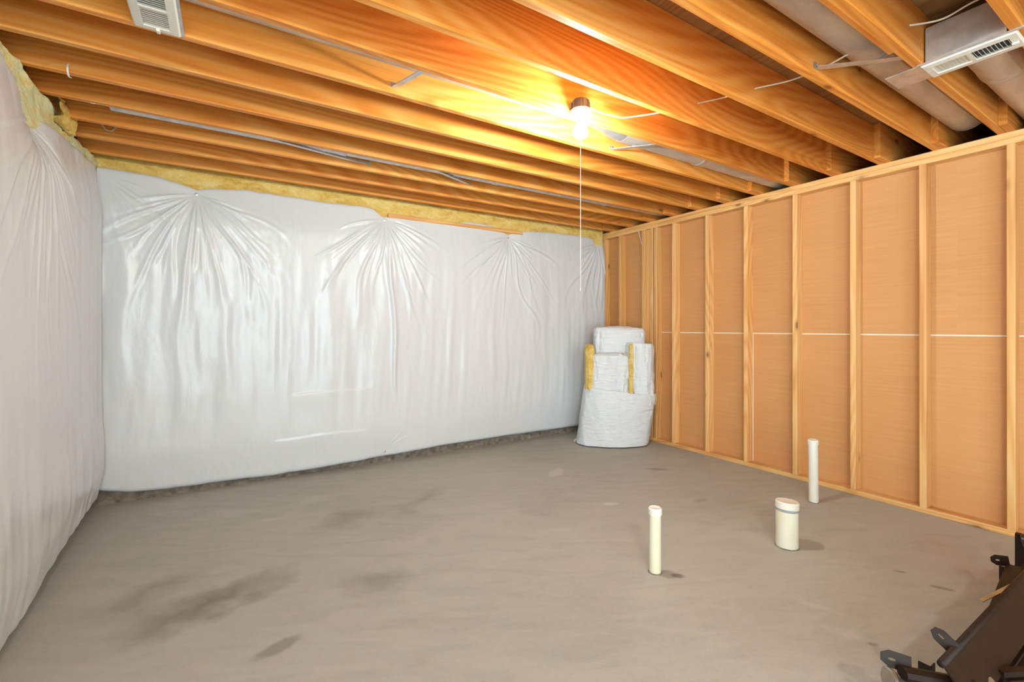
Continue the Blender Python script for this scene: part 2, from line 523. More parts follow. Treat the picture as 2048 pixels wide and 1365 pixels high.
# sheets: lower course split at the butt joint, gap shows the pale core
def sheet(y0, y1, z0, z1):
    MB().box((XS + 0.089 + 0.0064, (y0 + y1) / 2, (z0 + z1) / 2), (0.0127, y1 - y0, z1 - z0)).build('gypsum_sheet', M_KRAFT, wall_right)
SEAM = 1.214
sheet(YW0, 1.0, SEAM + 0.005, 2.40); sheet(1.0, YB - 0.01, SEAM + 0.005, 2.40)
sheet(YW0, 2.381, 0.03, SEAM - 0.005); sheet(2.389, YB - 0.01, 0.03, SEAM - 0.005)
MB().box((XS + 0.089 + 0.0035, (YW0 + YB) / 2, SEAM), (0.008, YB - YW0 - 0.02, 0.0095)).build('sheet_joint', M_GYP, wall_right)
MB().box((XS + 0.089 + 0.0035, 2.385, 0.62), (0.008, 0.0078, 1.17)).build('sheet_joint', M_GYPWHITE, wall_right)
for z in (JB - 0.019, JB - 0.057):
    MB().box((XS + 0.0445, (YW0 + YB) / 2, z), (0.089, YB - YW0 - 0.02, 0.0375), ch=0.003).build('top_plate', M_PLATE, wall_right)
MB().box((XS + 0.0445, (YW0 + YB) / 2, 0.019), (0.089, YB - YW0 - 0.02, 0.037), ch=0.003).build('sill_plate', M_PLATE, wall_right)
SZ0, SZ1 = 0.038, JB - 0.0765
sm = MB().box((0, 0, 0), (0.089, 0.038, SZ1 - SZ0), ch=0.003).mesh('stud', M_STUD)
def stud(y, dx=0.0, tilt=0.0):
    o = link('stud', sm, (XS + 0.0445 + dx, y, (SZ0 + SZ1) / 2), wall_right)
    o.rotation_euler[0] = tilt
    return o
for y in (4.255, 3.980, 3.616, 3.496, 3.440, 3.200, 2.800, 2.384 + 0.019, 1.977, 1.560, 1.151, 0.738, 0.332, -0.075, -0.48, -0.89):
    stud(y, tilt=random.uniform(-0.0012, 0.0012))
# filler stud laid flat between the doubled studs
MB().box((XS + 0.05, 3.555, (SZ0 + SZ1) / 2), (0.038, 0.084, SZ1 - SZ0), ch=0.003).build('stud', M_STUD, wall_right)

# ------------------------------------------------------------------ insulation blankets
def pleats(S, Z, fasts, seed, nf=18, amp=0.016, lo=-172, hi=-8, lmin=0.5, lmax=1.5):
    rs = np.random.RandomState(seed)
    D = np.zeros_like(S)
    for (fs, fz, strength) in fasts:
        dx, dz = S - fs, Z - fz
        r = np.sqrt(dx * dx + dz * dz) + 1e-6
        th = np.degrees(np.arctan2(dz, dx))
        th = np.where(th > 90, th - 360, th)            # -270 .. 90, straight down = -90
        for i in range(nf):
            t0 = lo + (hi - lo) * (i + rs.uniform(0.1, 0.9)) / nf
            L = rs.uniform(lmin, lmax) * (0.38 + 0.62 * abs(math.sin(math.radians(t0))))
            bend = rs.uniform(0.10, 0.42)
            ti = t0 + (-90 - t0) * np.clip(r / 1.7, 0, 1) * bend + rs.uniform(-6, 6) * np.sin(r * rs.uniform(3, 7) + rs.uniform(0, 6))
            dth = np.radians(th - ti)
            lat = r * dth
            wdt = 0.005 + 0.017 * np.clip(r, 0, 1.2) * rs.uniform(0.5, 1.5)
            a = amp * strength * rs.uniform(0.45, 1.25)
            prof = np.exp(-(lat / wdt) ** 2) - 0.45 * np.exp(-((lat - 1.9 * wdt) / wdt) ** 2)
            D += a * prof * sstep(0.0, 0.16, r) * (1 - sstep(0.35 * L, L, r)) * (np.abs(dth) < 1.2)
    return D

def interp(pts, x):
    p = sorted(pts)
    return np.interp(x, [a for a, _ in p], [b for _, b in p])

# back wall blanket (runs along X, faces -Y)
W0, W1 = -0.775, 4.014
ns, nz = 680, 330
s = np.linspace(W0, W1, ns); t = np.linspace(0, 1, nz)
top = [(-0.775, 2.388), (-0.62, 2.388), (-0.452, 2.378), (-0.32, 2.352), (-0.204, 2.322), (-0.10, 2.345), (0.115, 2.369), (0.45, 2.364), (0.708, 2.356), (1.0, 2.366), (1.125, 2.360),
       (1.20, 2.315), (1.24, 2.300), (1.30, 2.320), (1.531, 2.310), (1.80, 2.318), (1.98, 2.330), (2.08, 2.356), (2.2, 2.363), (2.389, 2.352), (2.52, 2.318), (2.60, 2.290), (2.68, 2.320), (2.80, 2.345), (3.1, 2.368), (3.37, 2.375), (3.7, 2.376), (3.9, 2.362), (3.96, 2.345), (4.014, 2.335)]
bot = [(-0.775, 0.115), (-0.737, 0.100), (-0.596, 0.066), (-0.396, 0.052), (0.0, 0.042), (0.329, 0.034), (0.926, 0.048), (1.24, 0.060), (1.897, 0.082), (2.6, 0.080), (3.523, 0.074), (3.985, 0.07)]
zt = interp(top, s) + 0.006 * vnoise(s * 14, s * 0, 5); zb = interp(bot, s) + 0.006 * vnoise(s * 9, s * 0, 6)
S, T = np.meshgrid(s, t)
Z = zb[None, :] + (zt - zb)[None, :] * T
FB = [(-0.204, 2.285, 1.25), (1.24, 2.268, 1.15), (2.60, 2.248, 0.95), (3.90, 2.30, 0.9)]
FL = [(1.235, 0.115, 0.55)]
D = pleats(S, Z, FB, 3, nf=26, amp=0.0075, lmin=0.35, lmax=1.5)
D += pleats(S, Z, FL, 9, nf=9, amp=0.008, lo=5, hi=85, lmin=0.2, lmax=0.5) + pleats(S, Z, [(-0.745, 2.33, 0.6)], 12, nf=8, amp=0.010, lo=-80, hi=-5, lmin=0.3, lmax=0.9)
D += 0.030 * sstep(0, 0.15, T) * (1 - sstep(0.86, 1.0, T)) + 0.016 * vnoise(S * 1.1, Z * 0.9, 21) * 2
warpx = S + 0.05 * vnoise(S * 2.0, Z * 2.5, 22) + 0.10 * (Z - 1.2) * vnoise(S * 0.7, Z * 0.2, 27)
mid = sstep(0.05, 0.3, T) * (1 - sstep(0.55, 0.95, T))
D += 0.014 * vnoise(warpx * 8.0, Z * 1.2, 23) * (0.25 + mid) + 0.009 * vnoise(warpx * 19.0, Z * 1.8, 24) * (0.2 + mid)
D += 0.0022 * vnoise(S * 16, Z * 9, 25) + 0.0010 * vnoise(S * 40, Z * 22, 26)
for (fs, fz, k) in FB + FL:
    r2 = (S - fs) ** 2 + (Z - fz) ** 2
    D -= (0.022 if k > 0.6 else 0.02) * np.exp(-r2 / (2 * 0.075 ** 2))
# long standing fold below the second fastener, and the two taped overlaps low on the left
fx = 1.275 + 0.055 * sstep(2.2, 0.7, Z) + 0.012 * np.sin(Z * 6)
D += 0.020 * np.exp(-((S - fx) / 0.022) ** 2) * sstep(0.55, 0.75, Z) * (1 - sstep(1.8, 2.2, Z))
for (za, x0, x1, h) in ((0.705, 0.47, 1.09, 0.006), (0.335, 0.36, 1.1, 0.006)):
    zl = za + 0.02 * (S - x0) + 0.004 * np.sin(S * 11)
    D += h * sstep(-0.016, 0.004, zl - Z) * (1 - sstep(0.0, 0.16, zl - Z)) * sstep(x0 - 0.06, x0 + 0.03, S) * (1 - sstep(x1 - 0.05, x1 + 0.05, S))
# edges curl back toward the wall
D -= 0.05 * np.exp(-(Z - zb[None, :]) / 0.012) + 0.012 * np.exp(-(zt[None, :] - Z) / 0.008)
D -= 0.03 * np.exp(-(W1 - S) / 0.018)
V = np.stack([S, np.minimum(4.218 - D, 4.284), Z], -1)
bl = thing('insulation_blanket', 'long white plastic faced insulation blanket hung across the back wall', 'insulation', (1.6, 4.25, 0.05))
fac = link('plastic_facing', grid_mesh('plastic_facing', V, M_FILM, (1.6, 4.25, 0.05)), (1.6, 4.25, 0.05), bl)
core = MB().box((1.605, 4.276, 1.2), (4.70, 0.016, 2.10))
core.build('fibreglass_core', M_FIBRE, bl)
def fastener(parent, p, axis):
    rot = Matrix.Rotation(R(90), 3, 'X') if axis == 'Y' else Matrix.Rotation(R(90), 3, 'Y')
    b = MB().lathe([(0.0, -0.03), (0.004, -0.03), (0.004, 0.0), (0.011, 0.002), (0.011, 0.005), (0.0, 0.007)], p, 12, rot)
    b.build('fastener', M_GALV, parent, smooth=False)
for (fs, fz, k) in FB[:3] + FL:
    i = int(round((fs - W0) / (W1 - W0) * (ns - 1))); j = int(np.argmin(np.abs(Z[:, i] - fz)))
    fastener(bl, (fs, float(V[j, i, 1]) - 0.003, fz), 'Y')

# left wall blanket (runs along Y, faces +X)
W0, W1 = 0.4, 4.262
ns, nz = 520, 330
s = np.linspace(W0, W1, ns)
top = [(0.4, 2.36), (1.6, 2.38), (2.0, 2.37), (2.45, 2.385), (2.6, 2.375), (2.80, 2.325), (2.92, 2.285), (2.99, 2.272), (3.08, 2.288), (3.40, 2.315), (3.6, 2.325), (3.843, 2.338), (4.05, 2.362), (4.172, 2.378), (4.262, 2.39)]
bot = [(0.4, 0.03), (2.4, 0.028), (2.638, 0.030), (2.9, 0.045), (3.175, 0.062), (3.748, 0.084), (4.047, 0.094), (4.262, 0.10)]
zt = interp(top, s) + 0.008 * vnoise(s * 11, s * 0, 15); zb = interp(bot, s) + 0.008 * vnoise(s * 8, s * 0, 16)
S, T = np.meshgrid(s, t)
Z = zb[None, :] + (zt - zb)[None, :] * T
FS = [(2.99, 2.24, 1.1), (1.5, 2.30, 1.0)]
D = pleats(S, Z, FS, 31, nf=22, amp=0.0075, lmin=0.5, lmax=1.9)
D += 0.034 * sstep(0, 0.12, T) * (1 - sstep(0.86, 1.0, T)) + 0.02 * vnoise(S * 1.0, Z * 0.8, 41)
# the batt stands proud lower down, further from the corner
D += 0.035 * (1 - sstep(2.4, 4.0, S)) * (1 - sstep(0.2, 1.6, Z))
warpx = S + 0.04 * vnoise(S * 2.0, Z * 2.0, 42)
near_corner = sstep(3.2, 3.8, S)
D += 0.014 * vnoise(warpx * 9.0, Z * 0.55, 43) * (0.45 + 0.8 * near_corner) + 0.008 * vnoise(warpx * 21.0, Z * 0.9, 44) * (0.4 + near_corner)
low = 1 - sstep(0.45, 0.75, Z + 0.15 * vnoise(S * 5, Z * 2, 47))
D += low * (0.010 * vnoise(S * 13, Z * 6, 45) + 0.012) + 0.0015 * vnoise(S * 30, Z * 20, 46)
for (fs, fz, k) in FS:
    r2 = (S - fs) ** 2 + (Z - fz) ** 2
    D -= 0.05 * np.exp(-r2 / (2 * 0.09 ** 2))
D -= 0.05 * np.exp(-(Z - zb[None, :]) / 0.012) + 0.015 * np.exp(-(zt[None, :] - Z) / 0.010)
D -= 0.03 * sstep(4.05, 4.22, S)
V = np.stack([-0.758 + D, S, Z], -1)[:, ::-1, :]
bl2 = thing('insulation_blanket', 'white plastic faced insulation blanket hung along the left wall', 'insulation', (-0.8, 2.3, 0.05))
link('plastic_facing', grid_mesh('plastic_facing', V, M_FILM, (-0.8, 2.3, 0.05)), (-0.8, 2.3, 0.05), bl2)
MB().box((-0.846, 2.33, 1.14), (0.03, 3.8, 2.04)).build('fibreglass_core', M_FIBRE, bl2)
i = int(round((4.262 - 2.99) / (W1 - W0) * (ns - 1))); j = int(np.argmin(np.abs(V[:, i, 2] - 2.24)))
fastener(bl2, (float(V[j, i, 0]) + 0.003, 2.99, 2.24), 'X')

def lumpy_bar(name, p0, p1, half_n, z0, z1, nrm, mat, seed, amp=0.014, parent=None, nl=260):
    """ragged fibreglass strip between two floor-plan points, front surface bulging along nrm"""
    p0, p1, nrm = Vector(p0), Vector(p1), Vector(nrm)
    L = (p1 - p0).length
    s_ = np.linspace(0, 1, nl); a_ = np.linspace(0, 1, 26)
    SS, AA = np.meshgrid(s_, a_)
    # profile: from back-bottom round the front to back-top
    ang = (AA - 0.5) * math.pi
    n = np.sign(np.cos(ang)) * np.abs(np.cos(ang)) ** 0.5
    z = np.sign(np.sin(ang)) * np.abs(np.sin(ang)) ** 0.45
    bump_ = amp * (vnoise(SS * L * 5, AA * 4, seed) + 0.7 * vnoise(SS * L * 14, AA * 7, seed + 1) + 0.5 * vnoise(SS * L * 40, AA * 16, seed + 2)) * 2
    nn = half_n * n + bump_
    tops = 0.7 * amp * vnoise(SS * L * 7, SS * 0, seed + 3) * 2 + 0.5 * amp * vnoise(SS * L * 30, SS * 0, seed + 4) * 2
    zz = (z0 + z1) / 2 + (z1 - z0) / 2 * z + tops * (AA > 0.5)
    P = np.zeros(SS.shape + (3,))
    for q in range(3):
        P[..., q] = p0[q] + (p1[q] - p0[q]) * SS + nrm[q] * nn
    P[..., 2] = zz
    o = ((p0.x + p1.x) / 2, (p0.y + p1.y) / 2, z0)
    return link(name, grid_mesh(name, P, mat, o), o, parent)

rb = lumpy_bar('rim_insulation', (-0.80, 4.28, 0), (3.99, 4.28, 0), 0.034, 2.27, 2.51, (0, -1, 0), M_FIBRE, 60, 0.006)
tag(rb, 'yellow fibreglass strip stuffed above the long blanket on the back wall', 'insulation')
lb = lumpy_bar('rim_insulation', (-0.855, 4.25, 0), (-0.855, 0.5, 0), 0.072, 2.20, 2.455, (1, 0, 0), M_FIBRE2, 70, 0.014)
tag(lb, 'pale green and yellow fibreglass edge above the left wall blanket', 'insulation')
tf = lumpy_bar('fibreglass_tuft', (-0.80, 3.30, 0), (-0.80, 3.62, 0), 0.05, 2.38, 2.50, (1, 0, -0.2), M_FIBRE, 80, 0.014, nl=30)
tag(tf, 'loose brownish yellow fibreglass tuft poking up beside the left ceiling corner', 'insulation')

# ------------------------------------------------------------------ ducts, straps, registers
def duct(name, label, x0, x1, yc, zc, r, seams, mat=M_GALVD, extra=None):
    t_ = thing(name, label, 'duct', ((x0 + x1) / 2, yc, zc - r))
    cuts = [x0] + list(seams) + [x1]
    rr = r if not isinstance(r, (list, tuple)) else r
    for a, b in zip(cuts[:-1], cuts[1:]):
        rot = Matrix.Rotation(R(90), 3, 'Y')
        MB().lathe([(r, a), (r, b)], (0, yc, zc), 28, rot).build('duct_section', mat, t_, auto=40)
        MB().box(((a + b) / 2, yc - 0.62 * r, zc - 0.80 * r), (b - a, 0.006, 0.004), Matrix.Rotation(R(38), 3, 'X')).build('lock_seam', mat, t_)
    for a in seams:
        rot = Matrix.Rotation(R(90), 3, 'Y')
        MB().lathe([(r, a - 0.035), (r + 0.004, a - 0.03), (r + 0.004, a - 0.004), (r + 0.002, a), (r + 0.005, a + 0.004), (r + 0.005, a + 0.012), (r, a + 0.016)], (0, yc, zc), 28, rot).build('joint_collar', M_GALV, t_, auto=40)
    return t_

d1 = thing('round_duct', 'round metal duct running beside the bare bulb from the left ceiling register', 'duct', (2.0, 2.145, 2.5))
rotY = Matrix.Rotation(R(90), 3, 'Y')
MB().lathe([(0.075, -0.24), (0.075, 1.95)], (0, 2.145, 2.607), 28, rotY).build('duct_section', M_GALVD, d1, auto=40)
MB().tube([(1.90, 2.145, 2.605), (2.02, 2.145, 2.60), (2.10, 2.145, 2.592), (2.2, 2.145, 2.588)], [0.076, 0.080, 0.093, 0.099], 28).build('reducer', M_GALV, d1, auto=40)
MB().lathe([(0.099, 2.19), (0.099, 3.02)], (0, 2.145, 2.588), 28, rotY).build('duct_section', M_GALVD, d1, auto=40)
MB().lathe([(0.099, 2.98), (0.104, 2.985), (0.104, 3.06), (0.099, 3.065)], (0, 2.145, 2.588), 28, rotY).build('joint_collar', M_GALV, d1, auto=40)
MB().lathe([(0.099, 3.05), (0.099, 4.3)], (0, 2.145, 2.588), 28, rotY).build('duct_section', M_GALVD, d1, auto=40)

duct('round_duct', 'pale metal duct in the far left joist bay above the long blanket', -0.56, 4.6, 3.361, 2.566, 0.0762, [0.7, 1.95, 3.2], M_GALV)
duct('round_duct', 'wide metal duct at upper right ending above the stud wall', -0.8, 4.02, 0.929, 2.632, 0.10, [2.62], M_GALVD)
duct('round_duct', 'metal duct leaving the right ceiling register toward the stud wall', 2.86, 4.6, 0.625, 2.60, 0.10, [3.3], M_GALVD)

def strap(label, p0, p1, w=0.028):
    p0, p1 = Vector(p0), Vector(p1)
    t_ = thing('duct_strap', label, 'strap', tuple(p0), 'metal straps under the ducts')
    d = p1 - p0
    dn = d.normalized()
    side = Vector((0, 0, 1)).cross(dn).normalized()
    up = dn.cross(side)
    rot = Matrix((dn, side, up)).transposed()
    MB().box((p0 + p1) / 2, (d.length, w, 0.003), rot).box((p0 + p1) / 2 + side * (w / 2) + up * 0.005, (d.length, 0.003, 0.012), rot).build('strip', M_GALV, t_)
    for p, sg in ((p0, 1), (p1, -1)):
        MB().box(p + Vector((0, 0, 0.010)), (w * 1.1, 0.004, 0.026)).build('bent_tab', M_GALV, t_)
        MB().lathe([(0.0, 0.0), (0.006, 0.0), (0.006, 0.004), (0.0, 0.006)], p + Vector((0, -0.004 * sg, 0.012)), 8, Matrix.Rotation(R(90 * sg), 3, 'X')).build('nail', M_GALV, t_)
strap('dull metal strap under the duct left of the bare bulb', (0.716, 2.274, 2.487), (0.80, 2.016, 2.487))
strap('bright metal strap under the duct just right of the bare bulb', (2.22, 2.274, 2.482), (2.44, 2.016, 2.478))
strap('long slanting metal strap under the far left duct', (0.898, 3.490, 2.495), (0.0, 3.232, 2.470))
strap('short metal strap under the far duct near the middle of the back wall', (1.744, 3.490, 2.487), (1.27, 3.232, 2.470))
strap('dark metal strap across the wide duct at upper right', (2.346, 1.058, 2.487), (2.60, 0.80, 2.487), 0.034)

def register(label, xc, y0, y1, w, z, open_end, lever_y):
    """louvred steel register, long side across the joist bay"""
    yc = (y0 + y1) / 2
    t_ = thing('ceiling_register', label, 'vent', (xc, yc, z - 0.012))
    L = y1 - y0
    ow, ol = w * 0.56, L * 0.80
    f = MB()
    # bevelled flange around the opening
    def ring(hw, hl, zz):
        return [(xc - hw, yc - hl, zz), (xc + hw, yc - hl, zz), (xc + hw, yc + hl, zz), (xc - hw, yc + hl, zz)]
    vs = ring(w / 2, L / 2, z) + ring(w / 2 - 0.006, L / 2 - 0.006, z - 0.008) + ring(ow / 2, ol / 2, z - 0.010) + ring(ow / 2, ol / 2, z + 0.004)
    fs = []
    for a in range(3):
        for b in range(4):
            fs.append((a * 4 + b, a * 4 + (b + 1) % 4, a * 4 + 4 + (b + 1) % 4, a * 4 + 4 + b))
    f.add(vs, fs)
    f.build('frame', M_REG, t_)
    MB().box((xc, yc, z + 0.028), (ow, ol, 0.002)).build('damper', M_DARK, t_)
    MB().box((xc, yc, z - 0.005), (ow, 0.012, 0.010)).build('centre_bar', M_REG, t_)
    n = 9
    half = ol / 2 - 0.006
    for sgn in (-1, 1):
        for i in range(n):
            y = yc + sgn * (0.006 + half * (i + 0.5) / n)
            op = (sgn == open_end)
            ang = R(62) if op else R(14)
            wd = half / n * (0.62 if op else 1.06)
            MB().box((xc, y, z - 0.003), (ow, wd, 0.0014), Matrix.Rotation(ang, 3, 'X')).build('slat', M_REG, t_)
    MB().box((xc + w * 0.02, lever_y, z - 0.016), (0.012, 0.020, 0.010), ch=0.002).build('lever', M_REG, t_)
    for y in (y0 + 0.012, y1 - 0.012):
        MB().lathe([(0.0, -0.011), (0.004, -0.011), (0.004, -0.006), (0, -0.006)], (xc, y, z), 8).build('screw', M_GALV, t_)
    return t_

register('beige louvred ceiling register at upper left between the joists', -0.236, 1.975, 2.285, 0.150, JB - 0.004, -1, 2.262)
rg = register('cream louvred ceiling register at upper right', 2.742, 0.470, 0.772, 0.165, JB - 0.004, -1, 0.490)
# sheet metal boots above the registers
def boot(label, xc, w, y0, y1, ztop):
    t_ = thing('register_boot', label, 'duct', (xc, (y0 + y1) / 2, JB))
    zc = (JB + ztop) / 2
    for sx in (-1, 1):
        MB().box((xc + sx * w / 2, (y0 + y1) / 2, zc), (0.003, y1 - y0, ztop - JB)).build('side_panel', M_GALVD, t_)
    MB().box((xc, y0 + 0.002, zc), (w - 0.004, 0.003, ztop - JB)).build('end_panel', M_GALVD, t_)
    MB().box((xc, y1 - 0.002, zc), (w - 0.004, 0.003, ztop - JB)).build('end_panel', M_GALVD, t_)
    MB().box((xc, (y0 + y1) / 2, ztop), (w, y1 - y0, 0.003)).build('top_panel', M_GALVD, t_)
    return t_
b1 = boot('sheet metal boot above the beige register at upper left', -0.236, 0.135, 2.018, 2.272, 2.60)
MB().box((-0.156, 2.13, JB - 0.002), (0.012, 0.31, 0.004)).build('flange', M_GALV, b1)
b2 = boot('sheet metal boot above the cream register at upper right', 2.742, 0.16, 0.500, 0.752, 2.61)
MB().box((2.742, 0.78, JB - 0.003), (0.165, 0.24, 0.003)).build('flange', M_GALV, b2)
MB().box((2.655, 0.615, JB - 0.004), (0.012, 0.33, 0.006)).build('flange', M_GALV, b2)

# ------------------------------------------------------------------ lamp
LX, LY = 1.638, 1.915
def make_lamp(LX, LY, label, glow):
    lamp = thing('bare_bulb_fixture', label, 'light', (LX, LY, 2.30))
    bx = MB().lathe([(0.0, 2.508), (0.044, 2.508), (0.047, 2.500), (0.050, 2.452), (0.0, 2.452)], (LX, LY, 0), 24)
    bx.build('junction_box', M_BOX, lamp, auto=40)
    for k in range(10):
        a = 2 * math.pi * k / 10
        MB().box((LX + 0.049 * math.cos(a), LY + 0.049 * math.sin(a), 2.476), (0.006, 0.012, 0.044), Matrix.Rotation(a, 3, 'Z')).build('box_rib', M_BOX, lamp)
    MB().box((LX - 0.05, LY + 0.02, 2.474), (0.016, 0.02, 0.03)).build('nail_ear', M_BOX, lamp)
    MB().lathe([(0.0, 2.453), (0.057, 2.453), (0.059, 2.446), (0.056, 2.436), (0.045, 2.427), (0.026, 2.421), (0.022, 2.412), (0.021, 2.396), (0.019, 2.388), (0.0, 2.388)], (LX, LY, 0), 32).build('lampholder', M_PORC, lamp, auto=50)
    bulb_prof = [(0.0, 2.396), (0.013, 2.396), (0.014, 2.386), (0.018, 2.378)]
    for k in range(13):
        a = R(62) - R(152) * k / 12
        bulb_prof.append((max(0.0005, 0.041 * math.cos(a)), 2.339 + 0.041 * math.sin(a)))
    MB().lathe(bulb_prof, (LX, LY, 0), 28).build('bulb', glow, lamp, smooth=True)
    cx, cy = LX - 0.033, LY - 0.038
    MB().tube([(LX - 0.022, LY - 0.026, 2.428), (cx, cy, 2.412), (cx, cy, 2.2), (cx, cy, 1.9), (cx, cy, 1.478)], 0.0018, 6).build('pull_cord', M_CORD, lamp)
    MB().lathe([(0.0, 1.480), (0.004, 1.478), (0.005, 1.470), (0.003, 1.462), (0.0, 1.460)], (cx, cy, 0), 10).build('cord_bell', M_GALV, lamp)
make_lamp(LX, LY, 'lit bare bulb in a white porcelain holder with hanging pull cord', M_BULB)
make_lamp(-0.10, -1.12, 'added unseen bulb fixture behind the viewpoint standing in for camera flash', M_FLASH_FILL)  # added fixture out of view, in place of flash light near the camera

# ------------------------------------------------------------------ cables
def smooth_path(pts, n=8):
    P = [Vector(p) for p in pts]
    out = []
    for i in range(len(P) - 1):
        a, b, c, d = P[max(i - 1, 0)], P[i], P[i + 1], P[min(i + 2, len(P) - 1)]
        for k in range(n):
            u = k / n
            out.append(0.5 * ((2 * b) + (c - a) * u + (2 * a - 5 * b + 4 * c - d) * u * u + (3 * b - a - 3 * c + d) * u ** 3))
    out.append(P[-1])
    return out
def cable(label, pts, r=0.006):
    o = MB().tube(smooth_path(pts), r, 8, flat=0.6).build('cable', M_ROMEX, smooth=True)
    return tag(o, label, 'cable')
cable('white cable running from the bulb holder through the joists to the upper right',
      [(LX + 0.05, LY + 0.005, 2.492), (1.80, 1.945, 2.500), (1.93, 1.955, 2.512), (2.0, 1.955, 2.520), (2.06, 1.92, 2.528), (2.20, 1.80, 2.545), (2.30, 1.70, 2.565), (2.318, 1.66, 2.568),
       (2.34, 1.55, 2.552), (2.365, 1.40, 2.535), (2.375, 1.36, 2.535), (2.42, 1.22, 2.522), (2.445, 1.10, 2.525), (2.45, 1.04, 2.53), (2.48, 0.80, 2.58),
       (2.505, 0.752, 2.572), (2.53, 0.66, 2.555), (2.57, 0.58, 2.59), (2.60, 0.49, 2.605), (2.61, 0.40, 2.605)])
cable('thin white cable loop hanging at the far left near the corner', [(-0.68, 3.83, 2.60), (-0.675, 3.79, 2.56), (-0.655, 3.77, 2.515), (-0.625, 3.77, 2.505), (-0.605, 3.785, 2.54), (-0.60, 3.82, 2.58)], 0.005)
cable('white cable tail beside the end of the pale far left duct', [(-0.70, 3.25, 2.53), (-0.655, 3.23, 2.480), (-0.60, 3.22, 2.455), (-0.55, 3.24, 2.50)], 0.005)
cable('white cable stub coming out of a hole in the left joists', [(-0.63, 2.93, 2.50), (-0.627, 2.87, 2.485), (-0.625, 2.85, 2.455), (-0.625, 2.87, 2.43), (-0.625, 2.91, 2.44)], 0.004)
cable('white cable loop at the top left edge of the ceiling', [(-0.62, 2.02, 2.52), (-0.60, 2.12, 2.46), (-0.575, 2.24, 2.50), (-0.56, 2.285, 2.50)], 0.006)
cable('short white wire pinned to the stud beside the doubled studs', [(4.04, 3.70, 2.385), (4.045, 3.69, 2.33), (4.05, 3.645, 2.18)], 0.005)

# ------------------------------------------------------------------ floor pipes
def pipe(label, x, y, h, r, body, capmat, cap_h, cap_r, lean=(0, 0), gasket=False, cap_tilt=0.0):
    t_ = thing('drain_pipe', label, 'pipe', (x, y, 0))
    m = Matrix.Rotation(lean[0], 3, 'X') @ Matrix.Rotation(lean[1], 3, 'Y')
    MB().lathe([(r * 0.98, -0.02), (r, 0.0), (r, h - cap_h * 0.6), (0, h - cap_h * 0.6)], (x, y, 0), 36, m).build('pipe_body', body, t_, auto=40, origin=(x, y, 0))
    mt = m @ Matrix.Rotation(cap_tilt, 3, 'Y')
    c0 = m @ Vector((0, 0, h - cap_h)) + Vector((x, y, 0))
    MB().lathe([(r, 0), (cap_r, 0.001), (cap_r, cap_h - 0.006), (cap_r - 0.005, cap_h), (cap_r * 0.75, cap_h - 0.002), (0.0, cap_h - 0.003)], c0, 36, mt).build('cap', capmat, t_, auto=35, origin=tuple(c0))
    if gasket:
        MB().lathe([(r, -0.014), (cap_r - 0.001, -0.012), (cap_r - 0.001, -0.001), (r, 0.0)], c0, 36, mt).build('gasket', M_RUBBER, t_, auto=35, origin=tuple(c0))
    MB().lathe([(r + 0.008, -0.003), (r + 0.004, 0.003), (r - 0.001, 0.006)], (x, y, 0), 28).build('collar_grout', M_CONC, t_, auto=30)
    return t_
pipe('slim cream capped pipe standing nearest the camera', 1.875, 1.606, 0.335, 0.0298, M_PVC_Y, M_PVC_CAP, 0.035, 0.034)
pipe('short thick capped pipe standing between the two slim pipes', 2.745, 1.392, 0.262, 0.0575, M_PVC_M, M_PVC_CAP, 0.040, 0.061, gasket=True, cap_tilt=0.06)
pipe('tall slim white capped pipe standing closest to the stud wall', 3.606, 1.642, 0.458, 0.0305, M_PVC_W, M_PVC_W, 0.035, 0.034, lean=(0.012, -0.05))

# ------------------------------------------------------------------ insulation pile in the corner
RV = Vector((0.848, -0.53, 0)); FV = Vector((0.53, 0.848, 0))
PC = Vector((3.605, 3.645, 0))
def puffy(name, mat, lat, dep, hw, hd, z0, z1, parent, seed, exp_=2.2, slope=0.0, base_scale=1.0, amp=0.012, base_shift=0.0, top_round=0.03, crown=0.02, nu=90, nv=46):
    """standing roll or folded batt: superellipse plan, wrinkled side, closed top"""
    a = np.linspace(0, 2 * math.pi, nu + 1); tv = np.linspace(0, 1, nv)
    A, T_ = np.meshgrid(a, tv)
    ca, sa = np.cos(A), np.sin(A)
    px = np.sign(ca) * np.abs(ca) ** (2 / exp_); py = np.sign(sa) * np.abs(sa) ** (2 / exp_)
    side = np.clip(T_ / 0.86, 0, 1)
    capf = np.clip((T_ - 0.86) / 0.14, 0, 1)
    z = z0 + (z1 - z0) * side
    na = np.abs(((A / (2 * math.pi)) * 2) - 1)
    nz_ = amp * (vnoise(na * 9 + np.sign(sa) * 0, z * 5 + 3, seed) * 1.6 + 0.9 * vnoise(na * 22, z * 16, seed + 1)) * (1 - capf)
    sc = (base_scale + (1 - base_scale) * side)
    rnd = top_round * (np.clip((side - 0.93) / 0.07, 0, 1)) ** 2
    w = (hw * sc + nz_ - rnd) * (1 - capf * 0.999); d = (hd * sc + nz_ - rnd) * (1 - capf * 0.999)
    u = lat + px * w + base_shift * (1 - side); v = dep + py * d
    zz = z + slope * (u - lat) * side + crown * capf * (2 - capf) + amp * 0.9 * vnoise(u * 18, v * 18, seed + 2) * (side > 0.98)
    P = np.stack([PC.x + RV.x * u + FV.x * v, PC.y + RV.y * u + FV.y * v, zz], -1)
    o = PC + RV * lat + FV * dep; o.z = z0
    return link(name, grid_mesh(name, P, mat, tuple(o)), tuple(o), parent)

